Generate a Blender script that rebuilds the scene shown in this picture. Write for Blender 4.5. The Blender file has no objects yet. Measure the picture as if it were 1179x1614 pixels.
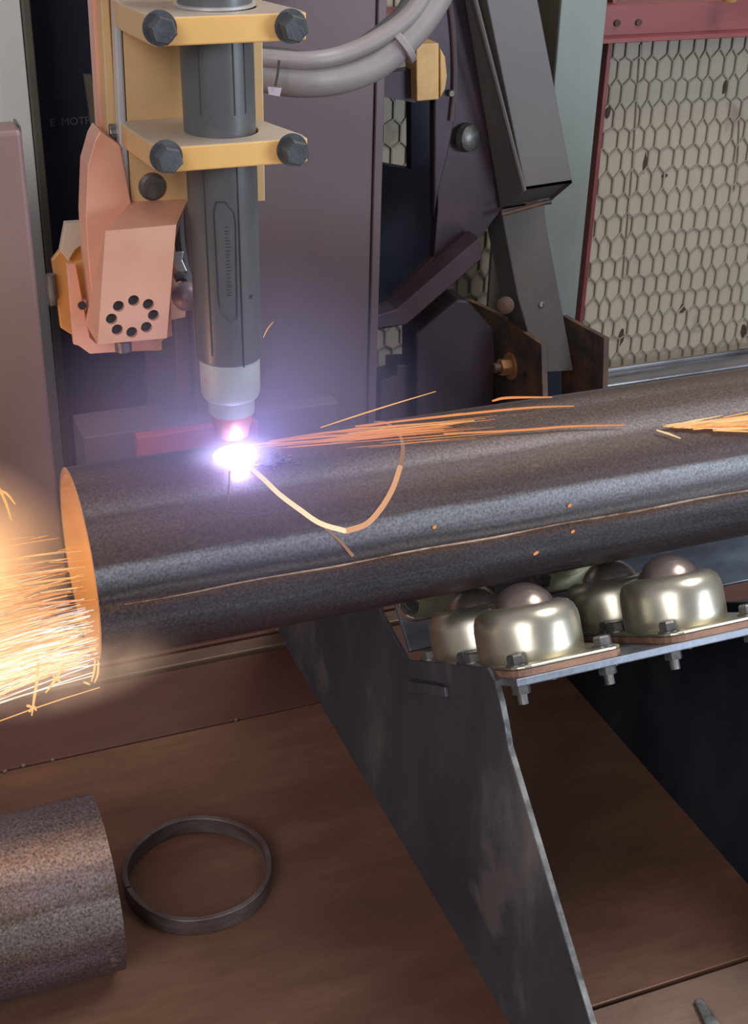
import bpy, bmesh, math, random
from mathutils import Vector, Matrix
random.seed(7)
S = bpy.context.scene
COL = S.collection
# ------------------------------------------------------------------ camera
MW = Matrix(((0.9286335, -0.15813896, 0.33560675),
             (-0.37018594, -0.45479987, 0.810012),
             (0.02453945, -0.87644118, -0.48088322)))      # photo camera axes -> world (x along the pipe, z up)
CAM = Vector((0, 0, 1.025)); FPX = 2136.0; CX, CY = 589.5, 807.0
cd = bpy.data.cameras.new('camera'); cam = bpy.data.objects.new('camera', cd); COL.objects.link(cam)
rt = MW @ Vector((1, 0, 0)); up = MW @ Vector((0, -1, 0)); bk = MW @ Vector((0, 0, -1))
cam.matrix_world = Matrix(((rt.x, up.x, bk.x, CAM.x), (rt.y, up.y, bk.y, CAM.y), (rt.z, up.z, bk.z, CAM.z), (0, 0, 0, 1)))
cd.sensor_fit = 'VERTICAL'; cd.sensor_height = 36; cd.lens = FPX / 1614 * 36
cd.clip_start = .02; cd.clip_end = 60
S.camera = cam
# ------------------------------------------------------------------ world, lamps, exposure
W = bpy.data.worlds.new('workshop_air'); S.world = W; W.use_nodes = True
W.node_tree.nodes['Background'].inputs[0].default_value = (.28, .275, .315, 1)
W.node_tree.nodes['Background'].inputs[1].default_value = 1.0
S.view_settings.view_transform = 'Standard'; S.view_settings.look = 'None'
S.view_settings.gamma = 1; S.view_settings.exposure = 0; S.view_settings.use_curve_mapping = False
def area(name, loc, target, sx, sy, power, col):
    l = bpy.data.lights.new(name, 'AREA'); l.shape = 'RECTANGLE'; l.size = sx; l.size_y = sy
    l.energy = power; l.color = col
    o = bpy.data.objects.new(name, l); COL.objects.link(o); o.location = loc
    o.rotation_euler = (Vector(target) - Vector(loc)).to_track_quat('-Z', 'Y').to_euler()
    return o
def point(name, loc, r, power, col):
    l = bpy.data.lights.new(name, 'POINT'); l.energy = power; l.color = col; l.shadow_soft_size = r
    o = bpy.data.objects.new(name, l); COL.objects.link(o); o.location = loc
    return o
area('doorway_daylight', (-1.6, -1.6, 2.3), (.5, 1.0, .4), 1.6, 1.4, 60, (.97, .96, 1))
area('roof_light', (1.9, .6, 3.2), (.9, 1.6, .4), 1.6, 1.2, 65, (1, .97, .94))
area('side_doorway_daylight', (2.6, -1.2, .9), (.7, 1.0, .35), 1.0, 1.0, 60, (.72, .85, 1))
point('arc_light', (.2845, .980, .5165), .006, .32, (.55, .5, 1))
point('spark_fire_light', (.04, .98, .45), .03, 2.0, (1, .52, .22))
point('pipe_bore_glow', (.21, 1.0, .42), .03, .8, (1, .55, .2))

# ------------------------------------------------------------------ helpers
def ray(x, y): return MW @ Vector((x - CX, y - CY, FPX))
def PY(x, y, Y): r = ray(x, y); return CAM + r * ((Y - CAM.y) / r.y)
def PX(x, y, X): r = ray(x, y); return CAM + r * ((X - CAM.x) / r.x)
def PZ(x, y, Z): r = ray(x, y); return CAM + r * ((Z - CAM.z) / r.z)
PYC, PZC, PR = 1.004, .426, .084       # pipe axis and radius
def PC(x, y, R=PR):
    r = ray(x, y); a = r.y ** 2 + r.z ** 2; b = 2 * (-r.y * PYC + r.z * (CAM.z - PZC)); c = PYC ** 2 + (CAM.z - PZC) ** 2 - R * R
    D = max(b * b - 4 * a * c, 0); return CAM + r * ((-b - D ** .5) / 2 / a)

def tag(o, label=None, cat=None, group=None, kind=None):
    if label: o['label'] = label
    if cat: o['category'] = cat
    if group: o['group'] = group
    if kind: o['kind'] = kind
    return o
def thing(name, loc, label, cat, group=None, kind=None):
    o = bpy.data.objects.new(name, None); o.empty_display_size = .02; COL.objects.link(o); o.location = loc
    return tag(o, label, cat, group, kind)
def wloc(o):
    v = Vector((0, 0, 0))
    while o is not None: v = v + o.location; o = o.parent
    return v
def obj(name, bm, mat, parent=None, smooth=False, bevel=0, seg=2, origin=None, label=None, kind=None, angle=35):
    bmesh.ops.recalc_face_normals(bm, faces=bm.faces)
    me = bpy.data.meshes.new(name)
    o = bpy.data.objects.new(name, me); COL.objects.link(o)
    off = wloc(parent) if parent else Vector((0, 0, 0))
    if origin is None and not parent:
        cs = [v.co for v in bm.verts]
        origin = Vector((sum(c.x for c in cs) / len(cs), sum(c.y for c in cs) / len(cs), min(c.z for c in cs)))
    if origin is not None:
        o.location = Vector(origin) - off; off = Vector(origin)
    bmesh.ops.translate(bm, verts=bm.verts, vec=-off)
    bm.to_mesh(me); bm.free()
    if mat: me.materials.append(mat)
    if smooth:
        for p in me.polygons: p.use_smooth = True
        try: me.set_sharp_from_angle(angle=math.radians(angle))
        except Exception: pass
    if parent: o.parent = parent
    if bevel:
        m = o.modifiers.new('bevel', 'BEVEL'); m.width = bevel; m.segments = seg; m.limit_method = 'ANGLE'; m.angle_limit = math.radians(30)
    if label: o['label'] = label
    if kind: o['kind'] = kind
    return o
def B(): return bmesh.new()
def poly_prism(bm, pts, vec):
    vec = Vector(vec); a = [bm.verts.new(p) for p in pts]; b = [bm.verts.new(Vector(p) + vec) for p in pts]
    bm.faces.new(a); bm.faces.new(b[::-1])
    n = len(a)
    for i in range(n): bm.faces.new((a[i], a[(i + 1) % n], b[(i + 1) % n], b[i]))
    return bm
def pxy(pts, Y, dy, bm=None): return poly_prism(bm or B(), [PY(x, y, Y) for x, y in pts], (0, dy, 0))
def pxx(pts, X, dx, bm=None): return poly_prism(bm or B(), [PX(x, y, X) for x, y in pts], (dx, 0, 0))
def box(bm, c, s, rot=None):
    m = Matrix.Translation(c) @ ((rot.to_4x4() if rot else Matrix.Identity(4))) @ Matrix.Diagonal((s[0], s[1], s[2], 1))
    bmesh.ops.create_cube(bm, size=1, matrix=m); return bm
def bx(x0, x1, y0, y1, z0, z1, bm=None):
    return box(bm or B(), Vector(((x0 + x1) / 2, (y0 + y1) / 2, (z0 + z1) / 2)), (x1 - x0, y1 - y0, z1 - z0))
def hexa(bm, a, b):
    A = [bm.verts.new(p) for p in a]; C = [bm.verts.new(p) for p in b]
    bm.faces.new(A); bm.faces.new(C[::-1])
    for i in range(4): bm.faces.new((A[i], A[(i + 1) % 4], C[(i + 1) % 4], C[i]))
    return bm
def frame(axis):
    a = Vector(axis).normalized(); u = a.orthogonal().normalized(); return a, u, a.cross(u)
def cyl(bm, p0, p1, r0, r1=None, n=24, phase=0):
    r1 = r0 if r1 is None else r1; p0 = Vector(p0); p1 = Vector(p1); a, u, v = frame(p1 - p0)
    R0 = []; R1 = []
    for i in range(n):
        t = 2 * math.pi * i / n + phase; d = u * math.cos(t) + v * math.sin(t)
        R0.append(bm.verts.new(p0 + d * r0)); R1.append(bm.verts.new(p1 + d * r1))
    bm.faces.new(R0); bm.faces.new(R1[::-1])
    for i in range(n): bm.faces.new((R0[i], R0[(i + 1) % n], R1[(i + 1) % n], R1[i]))
    return bm
def lathe(bm, prof, base, axis, n=40, rfun=None):
    """prof: list of (radius, height); closed at radius 0 ends"""
    base = Vector(base); a, u, v = frame(axis); rings = []
    for r, h in prof:
        if r < 1e-6: rings.append([bm.verts.new(base + a * h)])
        else: rings.append([bm.verts.new(base + a * h + (u * math.cos(2 * math.pi * i / n) + v * math.sin(2 * math.pi * i / n)) * r) for i in range(n)])
    for A, C in zip(rings, rings[1:]):
        for i in range(n):
            j = (i + 1) % n
            if len(A) == 1 and len(C) > 1: bm.faces.new((A[0], C[i], C[j]))
            elif len(C) == 1 and len(A) > 1: bm.faces.new((A[i], A[j], C[0]))
            elif len(A) > 1: bm.faces.new((A[i], A[j], C[j], C[i]))
    return bm
def sweep(bm, pts, rad, n=10, cap=True):
    pts = [Vector(p) for p in pts]; m = len(pts); rad = rad if isinstance(rad, (list, tuple)) else [rad] * m
    prev = None; rings = []
    for i, p in enumerate(pts):
        t = (pts[min(i + 1, m - 1)] - pts[max(i - 1, 0)]).normalized()
        if prev is None: u = t.orthogonal().normalized()
        else: u = (prev - t * prev.dot(t)).normalized()
        prev = u; v = t.cross(u)
        rings.append([bm.verts.new(p + (u * math.cos(2 * math.pi * k / n) + v * math.sin(2 * math.pi * k / n)) * rad[i]) for k in range(n)])
    for A, C in zip(rings, rings[1:]):
        for k in range(n): bm.faces.new((A[k], A[(k + 1) % n], C[(k + 1) % n], C[k]))
    if cap: bm.faces.new(rings[0][::-1]); bm.faces.new(rings[-1])
    return bm
def spline(pts, n=8):
    P = [Vector(p) for p in pts]; P = [P[0] * 2 - P[1]] + P + [P[-1] * 2 - P[-2]]; out = []
    for i in range(1, len(P) - 2):
        a, b, c, d = P[i - 1:i + 3]
        for k in range(n):
            t = k / n; out.append(.5 * ((2 * b) + (c - a) * t + (2 * a - 5 * b + 4 * c - d) * t * t + (3 * b - a - 3 * c + d) * t ** 3))
    out.append(P[-2]); return out
def hexbolt(bm, p, axis, r, h, washer=True):
    p = Vector(p); a = Vector(axis).normalized()
    if washer: cyl(bm, p, p + a * h * .15, r * 1.18, n=28); p = p + a * h * .15
    cyl(bm, p, p + a * h * .82, r, n=6); cyl(bm, p + a * h * .82, p + a * h, r * .97, r * .84, n=6)
    return bm
def cut(o, cutter_bm):
    me = bpy.data.meshes.new('bore'); bmesh.ops.recalc_face_normals(cutter_bm, faces=cutter_bm.faces); cutter_bm.to_mesh(me); cutter_bm.free()
    c = bpy.data.objects.new('bore', me); COL.objects.link(c); c.location = (0, 0, 0)
    bpy.context.view_layer.update()
    m = o.modifiers.new('cut', 'BOOLEAN'); m.operation = 'DIFFERENCE'; m.solver = 'EXACT'; m.use_self = True; m.object = c
    dg = bpy.context.evaluated_depsgraph_get(); dg.update(); nm = bpy.data.meshes.new_from_object(o.evaluated_get(dg))
    o.modifiers.clear(); o.data = nm; bpy.data.objects.remove(c); bpy.data.meshes.remove(me)
def clone(o, dv, label=None):
    c = o.copy(); COL.objects.link(c); c.location = o.location + Vector(dv)
    if label: c['label'] = label
    def kids(a, b):
        for ch in [x for x in bpy.data.objects if x.parent == a]:
            k = ch.copy(); COL.objects.link(k); k.parent = b; kids(ch, k)
    kids(o, c); return c

# ------------------------------------------------------------------ materials
def mat(name, cols, metal=0, rough=.5, scale=(8, 8, 8), det=6, lo=.35, hi=.65, bump=.1, bscale=120, rvar=.15, nrough=.6, spots=None, coat=0, spec=.5):
    """cols: two or three colours blended by stretched noise; spots=(colour, scale, threshold)"""
    m = bpy.data.materials.new(name); m.use_nodes = True; nt = m.node_tree; N = nt.nodes; L = nt.links
    bs = N['Principled BSDF']; tc = N.new('ShaderNodeTexCoord'); mp = N.new('ShaderNodeMapping'); mp.inputs['Scale'].default_value = scale
    L.new(tc.outputs['Object'], mp.inputs['Vector'])
    nz = N.new('ShaderNodeTexNoise'); nz.inputs['Scale'].default_value = 1; nz.inputs['Detail'].default_value = det; nz.inputs['Roughness'].default_value = nrough
    L.new(mp.outputs[0], nz.inputs['Vector'])
    cr = N.new('ShaderNodeValToRGB'); L.new(nz.outputs[0], cr.inputs[0]); e = cr.color_ramp.elements
    e[0].position = lo; e[0].color = (*cols[0], 1); e[1].position = hi; e[1].color = (*cols[-1], 1)
    if len(cols) == 3: k = e.new((lo + hi) / 2); k.color = (*cols[1], 1)
    out = cr.outputs[0]
    if spots:
        n2 = N.new('ShaderNodeTexNoise'); n2.inputs['Scale'].default_value = spots[1]; n2.inputs['Detail'].default_value = 5; L.new(tc.outputs['Object'], n2.inputs['Vector'])
        r2 = N.new('ShaderNodeValToRGB'); L.new(n2.outputs[0], r2.inputs[0]); r2.color_ramp.elements[0].position = spots[2]; r2.color_ramp.elements[1].position = spots[2] + .06
        mx = N.new('ShaderNodeMix'); mx.data_type = 'RGBA'; L.new(r2.outputs[0], mx.inputs[0]); L.new(out, mx.inputs[6]); mx.inputs[7].default_value = (*spots[0], 1); out = mx.outputs[2]
    L.new(out, bs.inputs['Base Color'])
    bs.inputs['Metallic'].default_value = metal; bs.inputs['Specular IOR Level'].default_value = spec
    mr = N.new('ShaderNodeMapRange'); L.new(nz.outputs[0], mr.inputs[0]); mr.inputs[1].default_value = .3; mr.inputs[2].default_value = .7
    mr.inputs[3].default_value = max(.03, rough - rvar); mr.inputs[4].default_value = min(1, rough + rvar); L.new(mr.outputs[0], bs.inputs['Roughness'])
    if bump:
        n3 = N.new('ShaderNodeTexNoise'); n3.inputs['Scale'].default_value = bscale; n3.inputs['Detail'].default_value = 4; L.new(tc.outputs['Object'], n3.inputs['Vector'])
        bp = N.new('ShaderNodeBump'); bp.inputs['Strength'].default_value = bump; bp.inputs['Distance'].default_value = .0012; L.new(n3.outputs[0], bp.inputs['Height']); L.new(bp.outputs[0], bs.inputs['Normal'])
    if coat: bs.inputs['Coat Weight'].default_value = coat; bs.inputs['Coat Roughness'].default_value = .3
    return m
def emit(name, col, st):
    m = bpy.data.materials.new(name); m.use_nodes = True; N = m.node_tree.nodes; N.clear()
    o = N.new('ShaderNodeOutputMaterial'); e = N.new('ShaderNodeEmission'); e.inputs[0].default_value = (*col, 1); e.inputs[1].default_value = st
    m.node_tree.links.new(e.outputs[0], o.inputs[0]); return m
def volume(name, col, dens, power=2.0, emis=None, est=0, aniso=0, noise=0, nscale=12):
    """density falls from the middle of the object's bounding sphere to its rim"""
    m = bpy.data.materials.new(name); m.use_nodes = True; N = m.node_tree.nodes; L = m.node_tree.links; N.clear()
    o = N.new('ShaderNodeOutputMaterial'); v = N.new('ShaderNodeVolumePrincipled'); L.new(v.outputs[0], o.inputs['Volume'])
    tc = N.new('ShaderNodeTexCoord'); mp = N.new('ShaderNodeMapping'); mp.inputs['Location'].default_value = (-1, -1, -1); mp.inputs['Scale'].default_value = (2, 2, 2)
    L.new(tc.outputs['Generated'], mp.inputs[0]); g = N.new('ShaderNodeTexGradient'); g.gradient_type = 'SPHERICAL'; L.new(mp.outputs[0], g.inputs[0])
    p = N.new('ShaderNodeMath'); p.operation = 'POWER'; p.inputs[1].default_value = power; L.new(g.outputs['Fac'], p.inputs[0]); f = p.outputs[0]
    if noise:
        nz = N.new('ShaderNodeTexNoise'); nz.inputs['Scale'].default_value = nscale; nz.inputs['Detail'].default_value = 3; L.new(tc.outputs['Object'], nz.inputs[0])
        r = N.new('ShaderNodeMapRange'); r.inputs[1].default_value = .35; r.inputs[2].default_value = .65; r.inputs[3].default_value = 1 - noise; r.inputs[4].default_value = 1 + noise; L.new(nz.outputs[0], r.inputs[0])
        q = N.new('ShaderNodeMath'); q.operation = 'MULTIPLY'; L.new(f, q.inputs[0]); L.new(r.outputs[0], q.inputs[1]); f = q.outputs[0]
    d = N.new('ShaderNodeMath'); d.operation = 'MULTIPLY'; d.inputs[1].default_value = dens; L.new(f, d.inputs[0]); L.new(d.outputs[0], v.inputs['Density'])
    v.inputs['Color'].default_value = (*col, 1); v.inputs['Anisotropy'].default_value = aniso
    if emis:
        q = N.new('ShaderNodeMath'); q.operation = 'MULTIPLY'; q.inputs[1].default_value = est; L.new(f, q.inputs[0]); L.new(q.outputs[0], v.inputs['Emission Strength']); v.inputs['Emission Color'].default_value = (*emis, 1)
    return m
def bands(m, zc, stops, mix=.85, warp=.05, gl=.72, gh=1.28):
    """mill scale stripes and painted reflections running along a pipe: colour by angle round the axis (front 0, top 90 degrees), broken up by stretched noise"""
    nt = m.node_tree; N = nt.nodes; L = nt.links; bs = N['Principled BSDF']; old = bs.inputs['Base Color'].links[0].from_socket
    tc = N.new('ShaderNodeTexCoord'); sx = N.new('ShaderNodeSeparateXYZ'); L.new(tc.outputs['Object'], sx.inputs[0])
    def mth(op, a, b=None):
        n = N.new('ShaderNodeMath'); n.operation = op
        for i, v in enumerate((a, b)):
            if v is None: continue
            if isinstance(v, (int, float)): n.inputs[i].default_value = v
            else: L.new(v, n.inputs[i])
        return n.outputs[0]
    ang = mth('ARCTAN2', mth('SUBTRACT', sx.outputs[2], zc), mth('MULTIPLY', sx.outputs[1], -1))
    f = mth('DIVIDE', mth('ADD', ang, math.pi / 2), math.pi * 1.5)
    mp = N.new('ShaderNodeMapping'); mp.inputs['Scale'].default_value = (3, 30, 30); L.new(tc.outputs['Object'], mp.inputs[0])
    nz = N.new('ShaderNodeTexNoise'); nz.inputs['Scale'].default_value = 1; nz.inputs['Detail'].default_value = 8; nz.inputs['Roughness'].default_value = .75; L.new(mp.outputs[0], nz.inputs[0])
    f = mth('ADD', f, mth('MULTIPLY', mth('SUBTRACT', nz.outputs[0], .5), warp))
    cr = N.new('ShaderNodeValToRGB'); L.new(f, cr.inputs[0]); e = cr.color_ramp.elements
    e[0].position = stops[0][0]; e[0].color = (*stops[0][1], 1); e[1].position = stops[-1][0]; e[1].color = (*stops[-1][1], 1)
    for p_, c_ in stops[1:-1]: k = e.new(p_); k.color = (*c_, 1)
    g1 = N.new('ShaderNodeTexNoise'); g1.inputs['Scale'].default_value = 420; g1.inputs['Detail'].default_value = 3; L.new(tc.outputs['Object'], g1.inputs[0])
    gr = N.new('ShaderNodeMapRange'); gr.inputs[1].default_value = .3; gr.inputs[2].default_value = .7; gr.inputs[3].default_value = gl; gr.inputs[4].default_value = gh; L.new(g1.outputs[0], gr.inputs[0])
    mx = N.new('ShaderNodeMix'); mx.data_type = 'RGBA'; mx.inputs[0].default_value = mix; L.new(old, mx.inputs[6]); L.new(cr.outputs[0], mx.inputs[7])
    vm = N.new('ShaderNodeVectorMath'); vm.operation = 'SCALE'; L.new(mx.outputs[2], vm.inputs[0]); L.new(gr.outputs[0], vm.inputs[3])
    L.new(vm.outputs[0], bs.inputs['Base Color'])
M = {}
M['pipe'] = mat('mill_scale_steel', [(.045, .018, .014), (.07, .046, .042), (.2, .195, .20)], .35, .5, (1.2, 26, 26), 8, .32, .68, .12, 300, .12, .7, spots=((.15, .09, .06), 40, .70))
bands(M['pipe'], .084, [(.10, (.045, .026, .024)), (.2, (.06, .036, .036)), (.27, (.05, .045, .056)), (.325, (.07, .064, .076)), (.345, (.13, .08, .062)), (.358, (.016, .012, .013)), (.368, (.085, .07, .068)), (.378, (.016, .012, .014)), (.395, (.12, .118, .13)), (.428, (.2, .205, .215)), (.44, (.045, .025, .02)), (.50, (.065, .036, .03)), (.535, (.048, .028, .024)), (.55, (.13, .112, .108)), (.60, (.08, .055, .048)), (.66, (.115, .086, .075)), (.72, (.075, .052, .044)), (.735, (.12, .11, .115)), (.755, (.075, .058, .056)), (.765, (.26, .12, .05))], .72, .045, .6, 1.45)  # mill scale and rust, plus a blue-grey highlight painted on the front
M['bore'] = mat('pipe_inside', [(.16, .1, .06), (.28, .18, .1)], .3, .6, (4, 20, 20))
M['seam'] = mat('weld_seam', [(.20, .11, .07), (.38, .27, .2)], .6, .35, (30, 60, 60), bump=.5)
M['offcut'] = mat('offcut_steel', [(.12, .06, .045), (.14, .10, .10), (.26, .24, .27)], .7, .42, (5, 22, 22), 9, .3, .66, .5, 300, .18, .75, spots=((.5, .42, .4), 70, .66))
bands(M['offcut'], .084, [(.10, (.09, .055, .05)), (.29, (.10, .06, .06)), (.35, (.14, .085, .085)), (.40, (.19, .165, .14)), (.44, (.2, .17, .14)), (.46, (.10, .06, .045)), (.53, (.13, .075, .055)), (.56, (.30, .19, .13)), (.62, (.34, .22, .16)), (.66, (.2, .16, .16)), (.75, (.3, .27, .3))], .7, .08, .5, 1.6)  # scale stripes, with the orange reflection of the sparks painted in
M['ring'] = mat('ring_steel', [(.10, .068, .058), (.2, .175, .165)], .45, .45, (18, 18, 60), 6, .35, .7, .3, 250)
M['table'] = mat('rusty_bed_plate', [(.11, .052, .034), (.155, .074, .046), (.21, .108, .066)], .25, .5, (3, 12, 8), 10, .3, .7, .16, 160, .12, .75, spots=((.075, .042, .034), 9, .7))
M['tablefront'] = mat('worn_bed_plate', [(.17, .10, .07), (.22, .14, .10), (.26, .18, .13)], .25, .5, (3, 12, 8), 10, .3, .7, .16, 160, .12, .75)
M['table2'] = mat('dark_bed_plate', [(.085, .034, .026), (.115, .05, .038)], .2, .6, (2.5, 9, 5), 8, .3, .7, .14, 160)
M['table3'] = mat('bed_edge_steel', [(.12, .075, .055), (.2, .14, .1)], .5, .42, (3, 14, 14), 8, .3, .7, .2, 160)
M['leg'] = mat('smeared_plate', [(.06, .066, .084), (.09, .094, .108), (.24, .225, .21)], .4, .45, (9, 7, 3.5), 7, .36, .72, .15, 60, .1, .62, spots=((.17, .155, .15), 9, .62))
M['leg_shade'] = mat('shade_painted_plate', [(.008, .01, .02), (.03, .036, .045)], .3, .5, (7, 6, 3), 6, .42, .7, .1, 60)  # darker copy of the leg colour: shadow under the shelf painted in
M['edge'] = mat('cut_edge', [(.1, .1, .1), (.28, .27, .25)], .6, .4, (30, 30, 30), bump=.4)
M['slot'] = mat('slot_dark', [(.02, .018, .018), (.03, .025, .025)], 0, .8)
M['zinc'] = mat('zinc_plated', [(.47, .44, .34), (.61, .57, .45)], .88, .34, (14, 14, 14), 4, .3, .7, .04, 90, .06)
M['ball'] = mat('ball_steel', [(.30, .23, .20), (.40, .33, .29)], .85, .3, (20, 20, 20), 4, .3, .7, .06, 120, .08)
M['rustflange'] = mat('rusty_shim', [(.13, .06, .04), (.34, .19, .12)], .2, .6, (20, 40, 60), 6, .35, .65, .6, 150)
M['shelf'] = mat('shelf_steel', [(.13, .14, .16), (.24, .26, .3)], .6, .4, (8, 20, 20), 6, .3, .7, .2, 140)
M['bolt'] = mat('dull_bolt', [(.09, .085, .08), (.2, .19, .18)], .7, .42, (60, 60, 60), 4, .3, .7, .2, 300)
M['blackbolt'] = mat('charcoal_bolt', [(.045, .048, .053), (.085, .088, .095)], .15, .5, (50, 50, 50), 4, .3, .7, .3, 400)
M['yellow'] = mat('yellow_alu', [(.60, .38, .17), (.70, .48, .23)], .25, .42, (9, 9, 9), 4, .3, .7, .05, 60, .06)
M['yellow2'] = mat('ochre_clamp', [(.72, .38, .11), (.84, .50, .17)], .2, .42, (9, 14, 9), 4, .3, .7, .05, 60, .06)
M['beige'] = mat('beige_clamp_top', [(.42, .35, .27), (.5, .42, .33)], .15, .5, (9, 9, 9), 4, .3, .7, .05, 60, .06)
M['salmon'] = mat('salmon_cast', [(.60, .27, .17), (.72, .40, .28)], .15, .42, (8, 8, 8), 4, .3, .7, .05, 80, .06)
M['orange'] = mat('orange_anodised', [(.50, .22, .06), (.62, .32, .10)], .25, .4, (9, 9, 9), 4, .3, .7, .05, 80, .06)
M['silver'] = mat('silver_rail', [(.55, .54, .53), (.75, .74, .72)], .6, .35, (20, 20, 3), 4, .3, .7, .03, 80, .06)
M['torch'] = mat('torch_plastic', [(.082, .083, .085), (.112, .113, .116)], .05, .38, (20, 20, 6), 4, .3, .7, .06, 200, .05)
M['torchline'] = mat('torch_groove', [(.03, .03, .034), (.04, .04, .045)], .05, .55)
M['ceramic'] = mat('pale_shield', [(.36, .40, .38), (.46, .48, .45)], .1, .5, (20, 20, 20), 4, .3, .7, .1, 200, .06, spots=((.5, .3, .24), 60, .66))
M['copper'] = mat('hot_nozzle', [(.5, .2, .13), (.62, .32, .25)], .6, .38, (30, 30, 30))
M['mauve'] = mat('mauve_panel', [(.112, .078, .088), (.135, .097, .104)], .2, .42, (3, 3, 1.6), 5, .3, .7, .05, 40, .06)
M['brown'] = mat('brown_housing', [(.20, .125, .118), (.255, .16, .145)], .1, .45, (4, 4, 2), 5, .3, .7, .05, 60, .06)
M['darkmauve'] = mat('dark_plate', [(.035, .022, .034), (.085, .054, .066)], .35, .42, (6, 6, 4), 6, .35, .68, .1, 60, .08, spots=((.11, .055, .045), 9, .66))
M['greyarm'] = mat('grey_arm', [(.095, .085, .085), (.14, .12, .11)], .2, .48, (5, 5, 4), 5, .3, .7, .05, 60, .06, spots=((.14, .105, .085), 9, .62))
M['rust'] = mat('rusty_lug', [(.06, .045, .045), (.18, .09, .05)], .2, .6, (14, 14, 14), 6, .4, .62, .4, 140)
M['rustnut'] = mat('rusty_nut', [(.35, .14, .06), (.48, .25, .11)], .3, .5, (60, 60, 60), bump=.4)
M['tan'] = mat('tan_block', [(.45, .26, .09), (.62, .40, .17)], .1, .5, (30, 30, 20), 5)
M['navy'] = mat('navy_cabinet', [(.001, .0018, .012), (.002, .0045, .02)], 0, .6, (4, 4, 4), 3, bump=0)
M['post'] = mat('pale_green_post', [(.17, .195, .175), (.23, .26, .235)], .1, .5, (6, 6, 2), 5, .3, .7, .05, 40, .06)
M['palepost'] = mat('pale_side_post', [(.78, .78, .70), (.84, .83, .75)], .1, .45, (6, 6, 2), 5, .3, .7, .05, 40, .06)
M['olive'] = mat('olive_post', [(.10, .09, .065), (.14, .12, .09)], .1, .5)
M['red'] = mat('red_paint', [(.17, .04, .042), (.24, .062, .06)], .1, .42, (6, 20, 20), 5, .3, .7, .1, 60, .06)
M['redbar'] = mat('bright_red_bar', [(.40, .06, .05), (.5, .09, .08)], .1, .45)
M['insul'] = mat('cream_insulation', [(.40, .34, .255), (.47, .41, .32)], 0, .6, (6, 6, 2), 6, .3, .7, .2, 50, .06, spots=((.30, .25, .19), 7, .66))
M['wire'] = mat('netting_wire', [(.30, .26, .20), (.36, .32, .25)], .1, .6, bump=0)
M['hole'] = mat('burnt_hole', [(.03, .02, .015), (.09, .05, .03)], 0, .8, (60, 60, 60))
M['cable'] = mat('grey_conduit', [(.26, .23, .22), (.33, .29, .28)], 0, .45, (12, 12, 12), 4, .3, .7, .1, 90, .06)
M['cabledark'] = mat('dark_cable', [(.06, .055, .055), (.1, .09, .09)], 0, .5)
M['tagm'] = mat('cable_tag', [(.45, .38, .42), (.5, .44, .47)], 0, .6)
M['steel'] = mat('bare_rail', [(.2, .2, .21), (.4, .4, .42)], .85, .3, (4, 30, 30))
M['scorch'] = mat('dross', [(.06, .06, .09), (.3, .3, .38)], .6, .35, (90, 90, 90), bump=.6)
M['knob'] = mat('mauve_knob', [(.26, .2, .24), (.3, .24, .28)], .1, .4)
M['floor'] = mat('dusty_floor', [(.05, .045, .045), (.08, .07, .065)], 0, .8, (2, 2, 2))

# ------------------------------------------------------------------ the setting
obj('floor', bx(-6, 8, -4, 2.6, -.82, -.8), M['floor'], kind='structure')
wy = 2.30
wl = thing('wall_back', (.9, wy, -.8), None, None, kind='structure')
obj('insulation_sheet', bx(-.2, 4.2, wy, wy + .03, -.8, 2.2), M['insul'], wl)
# chicken wire stretched over the sheet: zigzag strands twisted along the upright sides
cw, rp = .0298, .0438
def strand(bm, p, q, r):
    a, u, v = frame(q - p); A = []; C = []
    for k in range(4):
        t = math.pi / 2 * k; d = u * math.cos(t) + v * math.sin(t); A.append(bm.verts.new(p + d * r)); C.append(bm.verts.new(q + d * r))
    for k in range(4): bm.faces.new((A[k], A[(k + 1) % 4], C[(k + 1) % 4], C[k]))
bm = B(); x0 = .55
for j in range(-8, 27):
    z = .05 + j * rp
    for i in range(0, 78):
        wob = lambda a, b: Vector((random.uniform(-.0016, .0016) * 0 + .0022 * math.sin(a * 1.7 + b * 2.3), 0, .003 * math.sin(a * 2.9 + b * 1.1)))
        def node(ii, jj, top):   # ii in half cells
            return Vector((x0 + ii * cw / 2, wy - .003, .05 + jj * rp + (rp * .34 if top else -rp * .34))) + wob(ii, jj)
        ii = i * 2 + (j % 2)
        strand(bm, node(ii, j, False), node(ii, j, True), .0024)
        strand(bm, node(ii, j, True), node(ii + 1, j + 1, False), .0018)
        strand(bm, node(ii, j, True), node(ii - 1, j + 1, False), .0018)
obj('wire_netting', bm, M['wire'], wl, kind='stuff', label='hexagonal wire netting over the cream sheet')
for (x, y, a, b) in [(958, 178, 5, 12), (1142, 138, 4, 14), (1016, 258, 3, 20), (1075, 487, 8, 11), (979, 532, 7, 18), (1172, 520, 7, 15), (1094, 565, 9, 6), (1047, 277, 8, 4)]:
    c = PY(x, y, wy - .001); s = .00105
    bm = B(); n = 11; ring = []
    for k in range(n):
        t = 2 * math.pi * k / n; w = random.uniform(.7, 1.15); ring.append(c + Vector((math.cos(t) * a * s * w, 0, math.sin(t) * b * s * w)))
    obj('burn_hole', poly_prism(bm, ring, (0, -.0012, 0)), M['hole'], wl)
for xx, y0, y1 in [(1010, 70, 440), (1166, 190, 300)]:
    a = PY(xx, y0, wy - .003); b = PY(xx - 28 * (y1 - y0) / 370, y1, wy - .003)
    obj('sheet_crease', sweep(B(), [a, (a + b) / 2 + Vector((.003, 0, 0)), b], .0017, 5), M['wire'], wl)
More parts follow.
